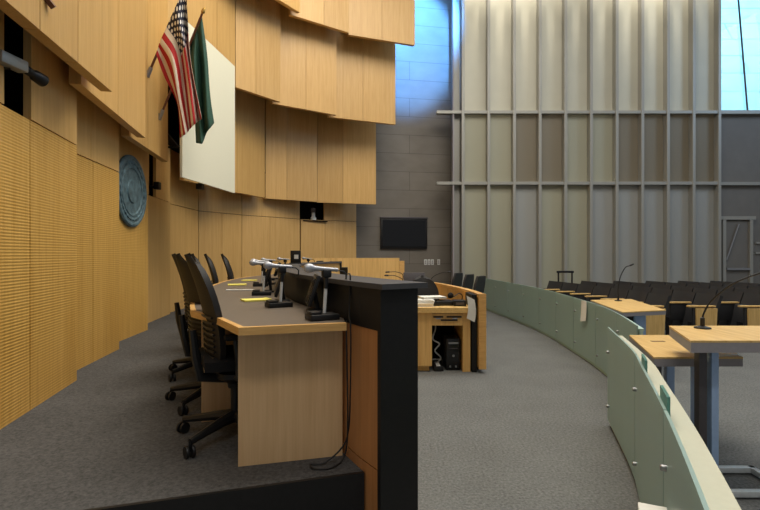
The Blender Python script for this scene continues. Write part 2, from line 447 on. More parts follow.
# grey wall right of the screen with door and high window
xr = X0 + 10 * PX
struct(MB().box((xr + 2.55, GY + .32, 2.78), (5.0, .2, 5.56)).build('wall_right', M['wall_grey'], smooth=False))
struct(MB().box((xr + 2.55, GY + .16, Z1), (5.0, .14, .09)).build('trim_2', M['grey_metal'], smooth=False))
struct(MB().box((xr + 2.55, GY + .2, 5.58), (5.0, .3, .1)).build('trim_3', M['grey_metal'], smooth=False))
w1 = struct(MB().box((xr + 2.5, GY + .3, 7.9), (4.9, .012, 4.5)).build('window_1', M['pane'], smooth=False))
MB().tube([(xr + 1.0, GY + .25, 5.6), (xr + .62, GY + .25, 10.2)], .025).build('window_frame', M['grey_col'], w1)
ow = MB().box((0, 0, 0), (13, .2, 12)).build('outer_wall', M['cladding_pale'], smooth=False); ow.location = (14.0, 18.2, 8.2); ow.rotation_euler.x = R(-28); struct(ow)
# door
dx0, dx1 = (725 - 380) / F * 14.1, (752 - 380) / F * 14.1
dr = struct(MB().box(((dx0 + dx1) / 2, GY + .2, 1.2), (dx1 - dx0, .06, 2.4)).build('door_1', M['wall_grey'], smooth=False))
for bx in (dx0, dx1): MB().box((bx, GY + .17, 1.24), (.09, .12, 2.48)).build('door_frame', M['grey_metal'], dr, False)
MB().box(((dx0 + dx1) / 2, GY + .17, 2.48), (dx1 - dx0 + .24, .14, .1)).build('door_frame', M['grey_metal'], dr, False)
MB().box(((dx0 + dx1) / 2, GY + .12, .98), (dx1 - dx0 - .12, .06, .06)).build('push_bar', M['steel'], dr, False)
MB().tube([(dx0 + .06, GY + .12, 1.25), (dx0 + .42, GY + .12, 2.3)], .022).build('door_stay', M['steel'], dr)  # thin slanted steel rod across the door
for z in (1.75, 1.45):
    struct(MB().box((dx1 + .45, GY + .2, z), (.55, .05, .05)).build('trim_4', M['grey_metal'], smooth=False))

struct(MB().box((6, 4.2, 13.1), (26, 21, .2)).build('ceiling', M['wall_grey'], smooth=False))
# ------------------------------------------------------------------ lights
def area(name, loc, rot, size, power, col, sy=None, spread=180):
    l = bpy.data.lights.new(name, 'AREA'); l.energy = power; l.color = col[:3]; l.size = size
    if sy: l.shape = 'RECTANGLE'; l.size_y = sy
    l.spread = R(spread)
    o = bpy.data.objects.new(name, l); C.objects.link(o); o.location = loc; o.rotation_euler = rot; return o
def spot(name, loc, tgt, power, col, ang=60, blend=.5, rad=.1):
    l = bpy.data.lights.new(name, 'SPOT'); l.energy = power; l.color = col[:3]; l.spot_size = R(ang); l.spot_blend = blend; l.shadow_soft_size = rad
    o = bpy.data.objects.new(name, l); C.objects.link(o); o.location = loc
    o.rotation_euler = (Vector(tgt) - Vector(loc)).to_track_quat('-Z', 'Y').to_euler(); return o
WARM = (1, .92, .78); NEUT = (1, .97, .92); BLUE = (.18, .42, 1)
area('ceiling_light_hall', (4.5, 6, 9.6), (0, 0, 0), 7, 560, NEUT, 8)
area('ceiling_light_dais', (.5, 5.5, 9.4), (0, R(22), 0), 4, 600, WARM, 8)
area('ceiling_light_rear', (1.0, -3.0, 8.0), (R(-38), 0, 0), 5, 560, NEUT, 3)
area('window_daylight', (15, 8.0, 9.0), (Vector((-2.5, 11, 6)) - Vector((15, 8.0, 9))).to_track_quat('-Z', 'Y').to_euler(), 3, 260, (.45, .68, 1), 4)  # added blue fill out of view at right, no window built there
for i, pw in enumerate((560, 680, 640, 420, 330, 430, 620, 640, 400, 280)):
    spot('wall_washer', (X0 + (i + .5) * PX, GY - .35, 10.4), (X0 + (i + .5) * PX, GY + .24, 7.6), pw * .62, WARM, 52, .8, .08)
area('skylight_blue', (2.95, 14.66, 8.6), (0, R(90), R(0)), 4.6, 40, BLUE, .45, 150)  # added blue lamp for daylight on the metal wall, no skylight built
spot('skylight_blue', (2.1, 9.5, 11.6), (.85, 14.6, 7.95), 13000, (.10, .36, 1), 30, .4, .2)  # added spot, cone shaped to the blue daylight patch on the wall
area('daylight_outside', (13.0, 13.5, 21.0), (Vector((13.5, 17.2, 8.2)) - Vector((13.0, 13.5, 21.0))).to_track_quat('-Z', 'Y').to_euler(), 4, 6500, (.72, .92, 1), 1.2)
w = bpy.data.worlds.new('world'); bpy.context.scene.world = w; w.use_nodes = True
w.node_tree.nodes['Background'].inputs['Color'].default_value = (.94, .97, 1, 1)
w.node_tree.nodes['Background'].inputs['Strength'].default_value = .22
vs = bpy.context.scene.view_settings
vs.view_transform = 'Standard'; vs.look = 'None'; vs.exposure = .1; vs.gamma = 1; vs.use_curve_mapping = False
#PART2
# ------------------------------------------------------------------ things on the walls
def px3(px, py, Y): return Vector(((px - 380) / F * Y, Y, EYE + (HZ - py) / F * Y))
# round seal
p, q = V2((-3.22, 5.4)), V2((-3.37, 6.97)); d2 = (q - p).normalized(); rn = Vector((d2.y, -d2.x, 0))
t = t_at(p, q, 130); c = p + (q - p) * t
sm = Matrix((( -d2.x, 0, rn.x), (-d2.y, 0, rn.y), (0, 1, 0)))      # local z = room normal
sr = .475
seal = thing('wall_seal', 'round blue-grey relief seal hung on the ribbed wood wall', 'seal', (c.x, c.y, 2.25))
MB().lathe([(sr, 0.003), (sr, .03), (sr - .02, .045), (sr - .045, .045), (sr - .06, .034), (sr - .14, .034), (sr - .15, .042), (sr - .17, .042), (sr - .18, .03), (.16, .03), (.15, .045), (.05, .05), (.001, .052)], n=56, mat=sm).build('disc', M['bronze'], seal)
ring_pts = [sm @ Vector(((sr - .10) * math.cos(2 * PI * k / 156), (sr - .10) * math.sin(2 * PI * k / 156), .034)) for k in range(157)]
MB().tube(ring_pts, [.013 + .007 * math.sin(k * PI / 3) for k in range(157)], 6).build('rim_relief', M['bronze'], seal)
# white projection screen on brackets
ps = thing('projection_screen', 'tall cream projection screen standing off the wood wall behind the flags', 'screen', (-2.7, 7.7, 2.51))
def W2L(o, v): return Vector(v) - o.location
def wall_box(mb, a, b, z0, z1, th, o):
    a, b = V2(a), V2(b); d = (b - a).normalized(); nn = Vector((-d.y, d.x)) * th; lo = V2(o.location)
    return mb.strip([a - lo, b - lo], [a + nn - lo, b + nn - lo], z0 - o.location.z, z1 - o.location.z)
wall_box(MB(), (-2.8, 6.8), (-2.6, 8.6), 2.51, 4.78, .035, ps).build('panel', M['screen_white'], ps, False)
MB().tube([W2L(ps, (-2.84, 7.55, 2.46)), W2L(ps, (-2.84, 7.55, 3.1)), W2L(ps, (-3.6, 7.55, 3.1))], .02, 8).box(W2L(ps, (-2.83, 7.55, 2.48)), (.09, .11, .09)).build('bracket', M['black_plastic'], ps, False)
MB().tube([W2L(ps, (-3.55, 8.3, 4.4)), W2L(ps, (-2.66, 8.3, 4.4))], .02, 8).build('bracket', M['black_plastic'], ps, False)

def flag(name, label, base, tip, rows, yrow, mat, folds, amp):
    base, tip = Vector(base), Vector(tip)
    f = thing(name, label, 'flag', base)
    d = tip - base
    MB().tube([Vector((0, 0, 0)), d], .016).build('pole', M['pole'], f)
    MB().box((-.015, 0, 0), (.05, .045, .09), bev=.006).tube([-d * .03, d * .07], .026).build('bracket', M['steel'], f)
    dn = d.normalized()
    MB().tube([d, d + dn * .03, d + dn * .07, d + dn * .1], [.01, .028, .022, .003], 10).build('finial', M['brass'], f)
    nu, nv = 28, 40
    cols = []
    for path in rows: cols.append(catmull(path, 12))
    grid = []
    for i in range(nu + 1):
        u = i / nu; row = []
        for j in range(nv + 1):
            v = j / nv; k = v * (len(rows) - 1); k0 = min(int(k), len(rows) - 2); fr = k - k0
            def ev(cl):
                x = u * (len(cl) - 1); a_ = min(int(x), len(cl) - 2); return cl[a_] * (1 - (x - a_)) + cl[a_ + 1] * (x - a_)
            pp = ev(cols[k0]) * (1 - fr) + ev(cols[k0 + 1]) * fr
            Y = yrow + amp * min(1, u * 2.5 + .15) * math.sin(v * folds * PI + u * 1.2) + .02 * math.sin(9 * u + 5 * v)
            row.append(px3(pp.x, pp.y, Y) - base)
        grid.append(row)
    me = bpy.data.meshes.new('cloth'); vs_ = [p_ for r in grid for p_ in r]; w_ = nv + 1
    fs = [(i * w_ + j, i * w_ + j + 1, (i + 1) * w_ + j + 1, (i + 1) * w_ + j) for i in range(nu) for j in range(nv)]
    me.from_pydata(vs_, [], fs); uv = me.uv_layers.new(name='UVMap')
    for poly in me.polygons:
        for li in poly.loop_indices:
            vi = me.loops[li].vertex_index; uv.data[li].uv = ((vi // w_) / nu, (vi % w_) / nv)
    me.polygons.foreach_set('use_smooth', [True] * len(me.polygons)); me.materials.append(mat)
    o = bpy.data.objects.new('cloth', me); C.objects.link(o); o.parent = f
    so = o.modifiers.new('thick', 'SOLIDIFY'); so.thickness = .004
    return f
flag('national_flag', 'red and white striped flag with starred blue canton on an angled pole', (-3.025, 6.27, 3.77), (-2.52, 6.3, 5.0),
     [[(156, 54), (164, 76), (177, 104), (180, 138)], [(160, 42), (172, 62), (179, 100), (186, 134)], [(168, 24), (180, 45), (186, 85), (191, 128)], [(177, 4), (184, 35), (191, 75), (197, 122)], [(186, -16), (188, 22), (191, 62), (202, 119)]], 6.22, M['us_flag'], 5, .07)
flag('state_flag', 'plain dark green flag drooping from an angled pole beside the striped flag', (-3.09, 6.75, 3.35), (-2.447, 6.6, 4.72),
     [[(191, 42), (189, 60), (194, 110), (196, 143)], [(195, 34), (194, 62), (199, 112), (202, 144)], [(198, 26), (201, 62), (204, 112), (207, 132)], [(202, 17), (207, 55), (210, 95), (214, 123)]], 6.66, M['green_flag'], 4, .06)
br = thing('wall_bracket', 'short dark brown wooden bracket on the overhanging boards high at left', 'bracket', px3(52, -2, 3.06) + Vector((0, 0, 0)))
a3 = px3(46, -6, 3.0) - br.location; b3 = px3(57, 8, 3.05) - br.location
MB().tube([a3 + Vector((-.02, 0, 0)), b3 + Vector((-.02, 0, 0))], .022, 4).build('arm', M['pole'], br, False)

# cameras and small devices in the dark openings
sc_ = thing('security_camera', 'grey box camera with long black lens in the dark opening at far left', 'camera', (-2.385, 3.10, 2.625))
cm = Matrix.Rotation(R(-6), 3, 'Z')
MB().box((.03, -.04, .02), (.075, .2, .075), bev=.008, mat=cm).build('housing', M['grey_metal'], sc_)
MB().lathe([(.024, 0), (.025, .03), (.029, .035), (.029, .07), (.024, .075), (.024, .085), (.038, .11), (.043, .19), (.036, .195), (.016, .18)], (.04, .05, .02), 20, Matrix.Rotation(R(-96), 3, 'X') @ Matrix.Identity(3)).build('lens', M['black_plastic'], sc_)
MB().tube([(-.18, -.06, -.03), (-.02, -.05, -.02), (.02, -.03, -.01)], .016).build('bracket', M['black_plastic'], sc_)
p, q = V2(low[3][0]), V2(low[3][1]); c = p + (q - p) * t_at(p, q, 153)
wd = thing('wall_device', 'small black box on a bracket in the narrow slot beside the seal', 'device', (c.x, c.y, 2.52))
MB().box((.07, 0, .02), (.09, .10, .12), bev=.008).build('body', M['black_plastic'], wd); MB().tube([(-.1, 0, 0), (.04, 0, 0)], .02).build('bracket', M['black_plastic'], wd)
c = V2(low[7][0]) + (V2(low[7][1]) - V2(low[7][0])) * t_at(V2(low[7][0]), V2(low[7][1]), 313)
sc2 = thing('security_camera', 'small white and grey camera sitting in the black square opening of the back wall', 'camera', (c.x, c.y + .06, ZL + .0))
MB().lathe([(.08, 0), (.08, .06), (.05, .1), (.05, .2), (.02, .22)], n=16).build('base', M['plate_white'], sc2)
MB().box((0, -.02, .27), (.11, .16, .12), bev=.02).build('housing', M['grey_col'], sc2)
nf = thing('camera_shelf', 'dark sill of the black square opening in the back wall', 'shelf', (c.x, c.y + .12, ZL - .03))
MB().box((0, 0, 0), (.72, .3, .03), rz=R(30)).build('board', M['dark_backing'], nf, False)

# television and outlets on the metal wall
WR = R(10)
def on_metal(px, z, out=0):
    k = (px - 380) / F; l = (k * 14.62 - .9) / (math.cos(WR) - k * math.sin(WR))
    return Vector((.9 + l * math.cos(WR) + out * math.sin(WR), 14.62 + l * math.sin(WR) - out * math.cos(WR), z))
tv = thing('television', 'flat black television mounted on the grey metal wall', 'television', on_metal(403.6, 2.06), WR)
MB().box((0, -.045, 0), (1.45, .07, .96), bev=.012).build('case', M['black_plastic'], tv)
MB().box((0, -.086, -.01), (1.33, .012, .80)).build('screen', M['tv'], tv, False)
MB().box((0, -.06, .455), (1.47, .09, .05), bev=.006).build('top_bar', M['grey_col'], tv)
for px, wh in ((425.4, 'leftmost of three white wall plates in a row right of the television'), (428.9, 'middle of three white wall plates in a row right of the television'), (432.4, 'rightmost of three white wall plates in a row right of the television'), (438.6, 'single white wall plate apart from the row of three')):
    o = thing('wall_outlet', wh, 'outlet', on_metal(px, 1.17), WR, 'white wall plates under the television')
    MB().box((0, -.008, 0), (.085, .012, .17), bev=.003).build('plate', M['plate_white'], o)
    MB().box((0, -.017, .03), (.04, .008, .05)).box((0, -.017, -.03), (.04, .008, .05)).build('socket', M['grey_edge'], o, False)

# ------------------------------------------------------------------ dais front wall
TOP = 1.28
LW = lengths(W)[-1]
dw = thing('dais_wall', 'curved privacy wall of the dais with black cap, black end post and brown inner panels', 'wall')
wn = [p for p in cut(W, .03, LW, 40)]
def ring(o0, o1, z0, z1, s0=0.03, s1=LW, n=40):
    pl = cut(W, s0, s1, n); return MB().strip(offset(pl, o0), offset(pl, o1), z0, z1)
ring(0, .05, .0, .372, .03).build('lower_panel', M['wood_orange'], dw, False)
ring(0, .05, .378, 1.05, .03).build('inner_panel', M['wood_orange'], dw, False)
ring(-.004, .05, 1.05, TOP - .026).build('upper_panel', M['black'], dw, False)
ring(.05, .2, .0, TOP - .026).build('outer_panel', M['wood_clerk'], dw, False)
ring(-.03, .235, TOP - .026, TOP, -.05 + .0).build('cap', M['cap_grey'], dw, False)
ring(-.008, .208, .0, TOP - .026, 0, .03, 1).build('end_post', M['black'], dw, False)
ring(-.03, .212, 1.0, TOP + .01, LW, LW + .05, 1) if False else None
e, ed = at_len(W, LW - .001)
eb = MB(); eb.strip([e, e + ed * .06], [e + Vector((ed.y, -ed.x)) * .22, e + ed * .06 + Vector((ed.y, -ed.x)) * .22], .0, TOP + .005); eb.build('end_post', M['black'], dw, False)
# far wooden screen closing the dais
fs_ = catmull([(-1.85, 9.5), (-1.2, 9.95), (-.4, 10.22), (.42, 10.4)], 6)
fw = thing('low_wood_screen', 'low curved maple screen closing the far end of the dais', 'screen')
h = len(fs_) // 2 + 1
MB().strip(fs_[:h], offset(fs_, -.08)[:h], .003, 1.335).build('panel', M['wood_clerk'], fw, False)
MB().strip(fs_[h - 1:], offset(fs_, -.08)[h - 1:], .003, 1.335).build('panel', M['wood_clerk'], fw, False)
MB().strip([V2((.425, 10.401)), V2((.53, 10.42))], [V2((.41, 10.48)), V2((.515, 10.5))], .003, 1.27).build('end_strip', M['edge_oak'], fw, False)

# ------------------------------------------------------------------ dais desk
DT = DAIS + .75
dk = thing('council_desk', 'long curved council desk with grey top and maple edge behind the dais wall', 'desk')
ds0 = .36
wd_in = cut(W, ds0 + .1, LW - .15, 40)
inn = offset(wd_in, -.70); out_ = offset(wd_in, -.012)
qa, q0, q1, q2 = V2((-.198, 2.62)), V2((-.178, 2.452)), V2((-.654, 2.302)), V2((-.883, 2.667))
inn = [p for p in inn if p.y > 2.85]
wall_side = [p for p in out_]
poly = [qa, q0, q1, q2] + inn + wall_side[::-1]
MB().prism([tuple(p) for p in poly], DT - .034, DT).build('worktop', M['laminate'], dk, False)
edge = [q0, q1, q2] + inn
eo = []
for i, p in enumerate(edge):
    a_ = (edge[min(i + 1, len(edge) - 1)] - edge[i]); b_ = (edge[i] - edge[max(i - 1, 0)])
    n1 = Vector((-a_.y, a_.x)).normalized() if a_.length > 0 else None; n2 = Vector((-b_.y, b_.x)).normalized() if b_.length > 0 else None
    nn = (n1 or n2) + (n2 or n1); nn.normalize(); k = 1 / max(.5, nn.dot(n2 or n1)); eo.append(p + nn * .03 * k)
MB().strip(edge, eo, DT - .036, DT + .002).build('edge_band', M['edge_oak'], dk, False)
# underside rail and supports
def support(a, b, name='side_panel', th=.03, z1=DT - .045):
    a, b = V2(a), V2(b); d = (b - a).normalized(); nn = Vector((-d.y, d.x)) * th
    MB().strip([a, b], [a + nn, b + nn], DAIS + .001, z1).build(name, M['wood_desk'], dk, False)
support((-.733, 2.479), (-.205, 2.618), 'end_panel')
for s in (1.25, 2.08, 3.0, 3.95, 4.9, 5.8, 6.5):
    p, d = at_len(W, s); nl = Vector((-d.y, d.x)); support(p + nl * .66, p + nl * .02)

# ------------------------------------------------------------------ office chairs
def make_chair():
    t = thing('office_chair', 'black high-backed swivel chair nearest the viewer at the dais desk', 'chair', (0, 0, 0), 0, 'swivel chairs along the dais desk')
    g = []
    for i in range(15):
        v = i / 14; z = .43 + .665 * v
        wv = .235 * (1 - abs(2 * (v - .42)) ** 3.2 * .42) * (1 if v < .9 else math.sqrt(max(.15, 1 - ((v - .9) / .105) ** 2)))
        x = -.175 - .035 * math.sin(v * PI * 1.0) * -1 - .115 * v ** 1.3
        row = []
        for j in range(11):
            y = (j / 5 - 1); row.append(Vector((x + .05 * y * y * (.6 + .4 * (1 - v)), -y * wv, z)))
        g.append(row)
    bk = MB().slab(g, .035).build('backrest', M['black_mesh'], t)
    rb = MB()
    for k in range(8):
        z = .52 + k * .032; v = (z - .43) / .665; x = -.175 + .035 * math.sin(v * PI) - .115 * v ** 1.3 - .004
        rb.tube([(x + .024, -.19, z), (x + .004, -.1, z), (x - .003, 0, z), (x + .004, .1, z), (x + .024, .19, z)], .007, 6)
    rb.build('lumbar_ribs', M['black_plastic'], bk)
    MB().tube([(-.05, 0, .36), (-.2, 0, .38), (-.225, 0, .5), (-.245, 0, .66)], [.03, .03, .028, .02], 8).build('back_support', M['black_plastic'], t)
    g = []
    for i in range(11):
        u = i / 10; x = -.2 + .46 * u; w_ = .235 * (1 - .12 * (2 * u - 1) ** 4); row = []
        for j in range(9):
            y = j / 4 - 1; row.append(Vector((x, y * w_, .465 - .03 * max(0, u - .75) * 4 * (u) - .025 * (y ** 4) + .01 * y * y)))
        g.append(row)
    MB().slab(g, .06).build('seat', M['black_soft'], t)
    for s in (-1, 1):
        a = MB().tube([(-.03, s * .2, .40), (-.03, s * .275, .42), (-.035, s * .285, .5), (-.05, s * .28, .63)], [.018, .02, .018, .016], 8).build('armrest', M['black_plastic'], t)
        MB().box((.01, s * .275, .645), (.24, .075, .03), bev=.012).build('arm_pad', M['black_soft'], a)
    MB().lathe([(.03, .12), (.03, .3), (.045, .3), (.05, .33), (.12, .37), (.12, .40)], n=16).build('column', M['black_plastic'], t)
    for k in range(5):
        a = 2 * PI * k / 5; ca, sa = math.cos(a), math.sin(a)
        lg = MB().tube([(.0, 0, .13), (.12 * ca, .12 * sa, .12), (.34 * ca, .34 * sa, .085)], [.04, .03, .018], 8).build('leg', M['black_plastic'], t)
        cs = MB()
        mt = Matrix.Rotation(a + R(70), 3, 'Z') @ Matrix.Rotation(R(90), 3, 'X')
        for off in (-.024, .008):
            cs.lathe([(.012, 0), (.032, 0), (.034, .004), (.034, .012), (.032, .016), (.012, .016)], Vector((.345 * ca, .345 * sa, .0345)) + mt @ Vector((0, 0, off)), 16, mt)
        cs.tube([(.34 * ca, .34 * sa, .035), (.34 * ca, .34 * sa, .09)], .01, 6)
        cs.build('caster', M['black_plastic'], lg)
    return t
chairs = [((-.87, 2.895), (.89, .45), None), ((-1.23, 3.60), (.82, .57), 'second black swivel chair from the viewer, standing close behind the nearest one'),
          ((-1.61, 4.43), (.92, .38), 'third black swivel chair from the viewer at the dais desk'), ((-1.90, 5.60), (.93, .36), 'fourth black swivel chair from the viewer at the dais desk'),
          ((-2.06, 6.45), (.95, .3), 'fifth black swivel chair from the viewer, second from the far end'), ((-2.12, 7.30), (.97, .24), 'black swivel chair at the far end of the row along the dais desk')]
ch0 = make_chair()
for i, ((x, y), (nx, ny), lab) in enumerate(chairs):
    rz = math.atan2(ny, nx)
    if i == 0: ch0.location = (x, y, DAIS); ch0.rotation_euler.z = rz
    else: dup(ch0, (x, y, DAIS), rz, lab)

# ------------------------------------------------------------------ microphones, monitors and papers on the desk
def make_mic_stand():
    t = thing('microphone_stand', '', 'stand', group='microphone stands along the dais desk')
    MB().box((0, 0, .016), (.16, .115, .032), bev=.006).box((-.045, 0, .038), (.06, .08, .016), bev=.004).build('base', M['black_plastic'], t)
    MB().tube([(.012, 0, .034), (.02, 0, .17)], .009, 10).build('post', M['plate_white'], t)
    MB().tube([(.02, 0, .165), (.024, 0, .235)], .012, 10).box((.024, 0, .245), (.05, .042, .045), bev=.01).build('clip', M['black_plastic'], t)
    return t
def make_mic():
    t = thing('microphone', '', 'microphone', group='handheld microphones on the dais desk')
    mt = Matrix.Rotation(R(-86), 3, 'Y')     # lathe axis -> -x, head a little raised
    MB().lathe([(.009, -.06), (.010, -.055), (.0105, -.02), (.0125, .05), (.016, .075), (.0165, .08)], (.03, 0, .268), 16, mt).build('body', M['mic_silver'], t)
    MB().lathe([(.0165, .08), (.022, .085), (.0225, .09), (.025, .097), (.025, .104), (.023, .118), (.016, .129), (.006, .133)], (.03, 0, .268), 18, mt).build('head', M['mic_silver'], t)
    MB().tube([(.088, 0, .26), (.12, 0, .256), (.14, .004, .24), (.142, .01, .21), (.135, .03, .205)], .0045, 6).build('cable', M['cord'], t)
    return t
def make_monitor():
    t = thing('desk_monitor', '', 'monitor', group='small monitors along the dais desk')
    mt = Matrix.Rotation(R(18), 3, 'Y')
    MB().box((0, 0, .135), (.022, .27, .19), bev=.005, mat=mt).build('case', M['black_plastic'], t)
    MB().box(Vector((0, 0, .135)) + mt @ Vector((-.0125, 0, 0)), (.003, .24, .16), mat=mt).build('screen', M['tv'], t, False)
    MB().box((.02, 0, .008), (.11, .15, .016), bev=.004).tube([(.03, 0, .012), (.012, 0, .12)], .014, 8).build('foot', M['black_plastic'], t)
    return t
ms0, mi0, mo0 = make_mic_stand(), make_mic(), make_monitor()
stations = [.40, 1.10, 2.05, 3.2, 4.35, 5.35, 6.3]
where = ['nearest the viewer', 'second from the viewer', 'third from the viewer', 'fourth from the viewer', 'fifth from the viewer', 'second from the far end', 'at the far end']
for i, s in enumerate(stations):
    p, d = at_len(W, s); nl = Vector((-d.y, d.x)); rz = math.atan2(-nl.y, -nl.x)
    pos = p + nl * (.135 if i == 0 else .19)
    j = [0, .1, -.12, .08, -.05, .1, -.1][i]
    for k, (pr, dz, off, lab) in enumerate(((ms0, 0, 0, 'black microphone stand with white post, '), (mi0, 0.0, 0, 'silver handheld microphone clipped on the stand '))):
        L = lab + where[i] + ' on the dais desk'
        loc = (pos.x, pos.y, DT)
        if i == 0: pr.location = loc; pr.rotation_euler.z = rz; pr['label'] = L
        else: dup(pr, loc, rz + j, L)
    p, d = at_len(W, s + .33); nl = Vector((-d.y, d.x)); pos = p + nl * (.075 if i == 0 else .12)
    L = 'small black monitor on the dais desk, ' + where[i]
    if i == 0: mo0.location = (pos.x, pos.y, DT); mo0.rotation_euler.z = rz - .26; mo0['label'] = L
    else: dup(mo0, (pos.x, pos.y, DT), rz - [0, .2, .12, .08, 0, 0, 0][i], L)
for (x, y, sx, sy, rz, lab) in ((-.93, 3.60, .20, .15, .5, 'yellow paper pad on the desk beside the second microphone'), (-1.60, 5.38, .2, .17, .3, 'yellow paper pad on the desk before the fourth microphone'), (-1.70, 6.25, .18, .16, .1, 'yellow paper pad farthest away on the dais desk')):
    o = thing('paper_pad', lab, 'paper', (x, y, DT), rz, 'yellow pads on the dais desk')
    MB().box((0, 0, .007), (sx, sy, .010)).build('pages', M['yellow'], o, False)
    MB().box((sx / 2 - .012, 0, .0135), (.02, sy, .003)).build('binding', M['yellow'], o, False)
tag(MB().box((0, 0, .006), (.26, .05, .008)).build('paper_strip', M['paper'], None, False, (-1.34, 4.6, DT), .1), 'white folded paper strip lying on the grey desk top', 'paper')
# the near microphone's lead falls over the desk end to the carpet
cp = [Vector((-.168, 2.58, 1.315)), Vector((-.158, 2.56, 1.29)), Vector((-.163, 2.53, 1.1)), Vector((-.150, 2.458, 1.03)), Vector((-.155, 2.50, .7)), Vector((-.165, 2.52, .5)), Vector((-.2, 2.53, .4)), Vector((-.29, 2.5, .332)), Vector((-.36, 2.49, .328)), Vector((-.33, 2.44, .328)), Vector((-.24, 2.46, .328)), Vector((-.185, 2.54, .36)), Vector((-.168, 2.50, .55)), Vector((-.170, 2.46, .9)), Vector((-.172, 2.44, 1.08))]
def smooth3(pts, per=6):
    P = [pts[0] * 2 - pts[1]] + pts + [pts[-1] * 2 - pts[-2]]; out = []
    for i in range(1, len(P) - 2):
        for k in range(per):
            t_ = k / per; a, b, c, d = P[i - 1], P[i], P[i + 1], P[i + 2]
            out.append(.5 * ((2 * b) + (c - a) * t_ + (2 * a - 5 * b + 4 * c - d) * t_ * t_ + (3 * b - a - 3 * c + d) * t_ ** 3))
    return out + [pts[-1]]
tag(MB().tube(smooth3(cp), .0045, 6).build('microphone_cable', M['cord']), 'thin black cable hanging down the desk end panel and looping on the carpet', 'cable')

# things standing on the wall's cap
def on_cap(s, off): p, d = at_len(W, s); return p + Vector((d.y, -d.x)) * off, math.atan2(d.y, d.x)
p, a = on_cap(4.9, .1)
o = thing('name_stand', 'small black upright sign holder on the dais wall cap', 'sign holder', (p.x, p.y, TOP), 0)
MB().box((0, 0, .008), (.16, .10, .014), bev=.003).build('base', M['black_plastic'], o); MB().box((0, .02, .10), (.15, .02, .18), bev=.004).build('panel', M['black_plastic'], o); MB().box((.01, .008, .10), (.06, .004, .06)).build('card', M['plate_white'], o, False)

# ------------------------------------------------------------------ clerk's desk
cd = thing('clerk_desk', 'maple clerk desk with a drawer and open knee space on the main floor', 'desk', (.6, 5.75, 0))
def bx(name, x0, x1, y0, y1, z0, z1, m, par, o=(.6, 5.75, 0), bev=0):
    return MB().box(((x0 + x1) / 2 - o[0], (y0 + y1) / 2 - o[1], (z0 + z1) / 2 - o[2]), (x1 - x0, y1 - y0, z1 - z0), bev=bev).build(name, m, par, bool(bev))
bx('desktop', -.35, 1.10, 5.74, 6.50, .715, .777, M['wood_top'], cd)
bx('side_cabinet', -.33, .625, 5.78, 6.46, .07, .714, M['wood_clerk'], cd); bx('plinth', -.30, .60, 5.84, 6.4, .002, .07, M['wood_clerk'], cd)
dwr = bx('drawer', .628, .995, 5.775, 6.2, .56, .705, M['wood_clerk'], cd)
for (x0, x1, z) in ((.64, .76, .665), (.80, .98, .665), (.73, .93, .625)):
    bx('drawer_slot', x0, x1, 5.762, 5.774, z - .009, z + .009, M['black_plastic'], dwr)
for xx in (.70, .90): MB().tube([(xx - .03 - .6, .012, .645), (xx + .03 - .6, .012, .645)], .007, 8).build('pull', M['steel'], dwr)
bx('side_panel', .998, 1.088, 5.78, 6.46, .002, .714, M['wood_clerk'], cd); bx('back_panel', .628, .996, 6.42, 6.45, .02, .71, M['dark_backing'], cd)
bx('end_panel', 1.102, 1.16, 5.76, 6.2, .002, .93, M['black'], cd)
cs_pl = catmull([(1.175, 5.72), (1.155, 6.4), (1.05, 7.18), (.90, 7.92), (.66, 8.6)], 6)
cw = thing('clerk_screen', 'curved maple modesty screen wrapping the clerk desk on its aisle side', 'screen')
MB().strip(cs_pl, offset(cs_pl, .035), .06, .90).build('panel', M['wood_clerk'], cw, False)
MB().strip(offset(cs_pl, -.01), offset(cs_pl, .075), .90, .945).build('cap', M['edge_oak'], cw, False)
MB().strip([V2((1.176, 5.70)), V2((1.176, 5.735))], [V2((1.262, 5.70)), V2((1.262, 5.735))], .05, .945).build('end_strip', M['edge_oak'], cw, False)
MB().strip(offset(cs_pl, .036), offset(cs_pl, .072), .05, .90).build('outer_panel', M['wood_clerk'], cw, False)
for i in (2, 12, 20):
    p = cs_pl[i]; MB().box((p.x + .018, p.y, .03), (.05, .09, .06)).build('foot', M['black'], cw, False)
# computer
pc = thing('computer_tower', 'black computer tower on the floor under the clerk desk', 'computer', (.895, 5.86, 0))
MB().box((0, .2, .195), (.175, .40, .385), bev=.008).build('case', M['black_plastic'], pc)
MB().box((0, -.004, .195), (.165, .012, .37), bev=.003).build('front_panel', M['tv'], pc)
MB().box((0, -.013, .335), (.12, .006, .022)).build('disc_drive', M['steel'], pc, False)
MB().box((0, -.013, .27), (.10, .006, .012)).build('disc_drive', M['grey_col'], pc, False)
MB().lathe([(.014, 0), (.014, .006), (.008, .008)], (0, -.01, .18), 14, Matrix.Rotation(R(90), 3, 'X')).build('power_button', M['steel'], pc)
for xx in (-.04, .03): MB().box((xx, -.013, .05), (.02, .006, .02)).build('port', M['steel'], pc, False)
tag(MB().tube(smooth3([Vector((.68, 6.2, .70)), Vector((.70, 6.05, .5)), Vector((.66, 6.0, .36)), Vector((.74, 5.98, .30)), Vector((.68, 5.95, .22)), Vector((.76, 6.0, .12)), Vector((.68, 6.05, .015)), Vector((.75, 6.2, .012))]), .009, 6).build('computer_cable', M['plate_white']), 'tangled white cable hanging in the clerk desk knee space', 'cable')
ps_ = thing('power_strip', 'black power strip on the floor left of the computer tower', 'power strip', (.71, 5.93, 0))
MB().box((0, 0, .03), (.12, .26, .055), bev=.006).build('body', M['black_plastic'], ps_)
for k in range(3): MB().box((0, -.08 + k * .08, .062), (.05, .045, .008)).build('socket', M['plate_white'], ps_, False)
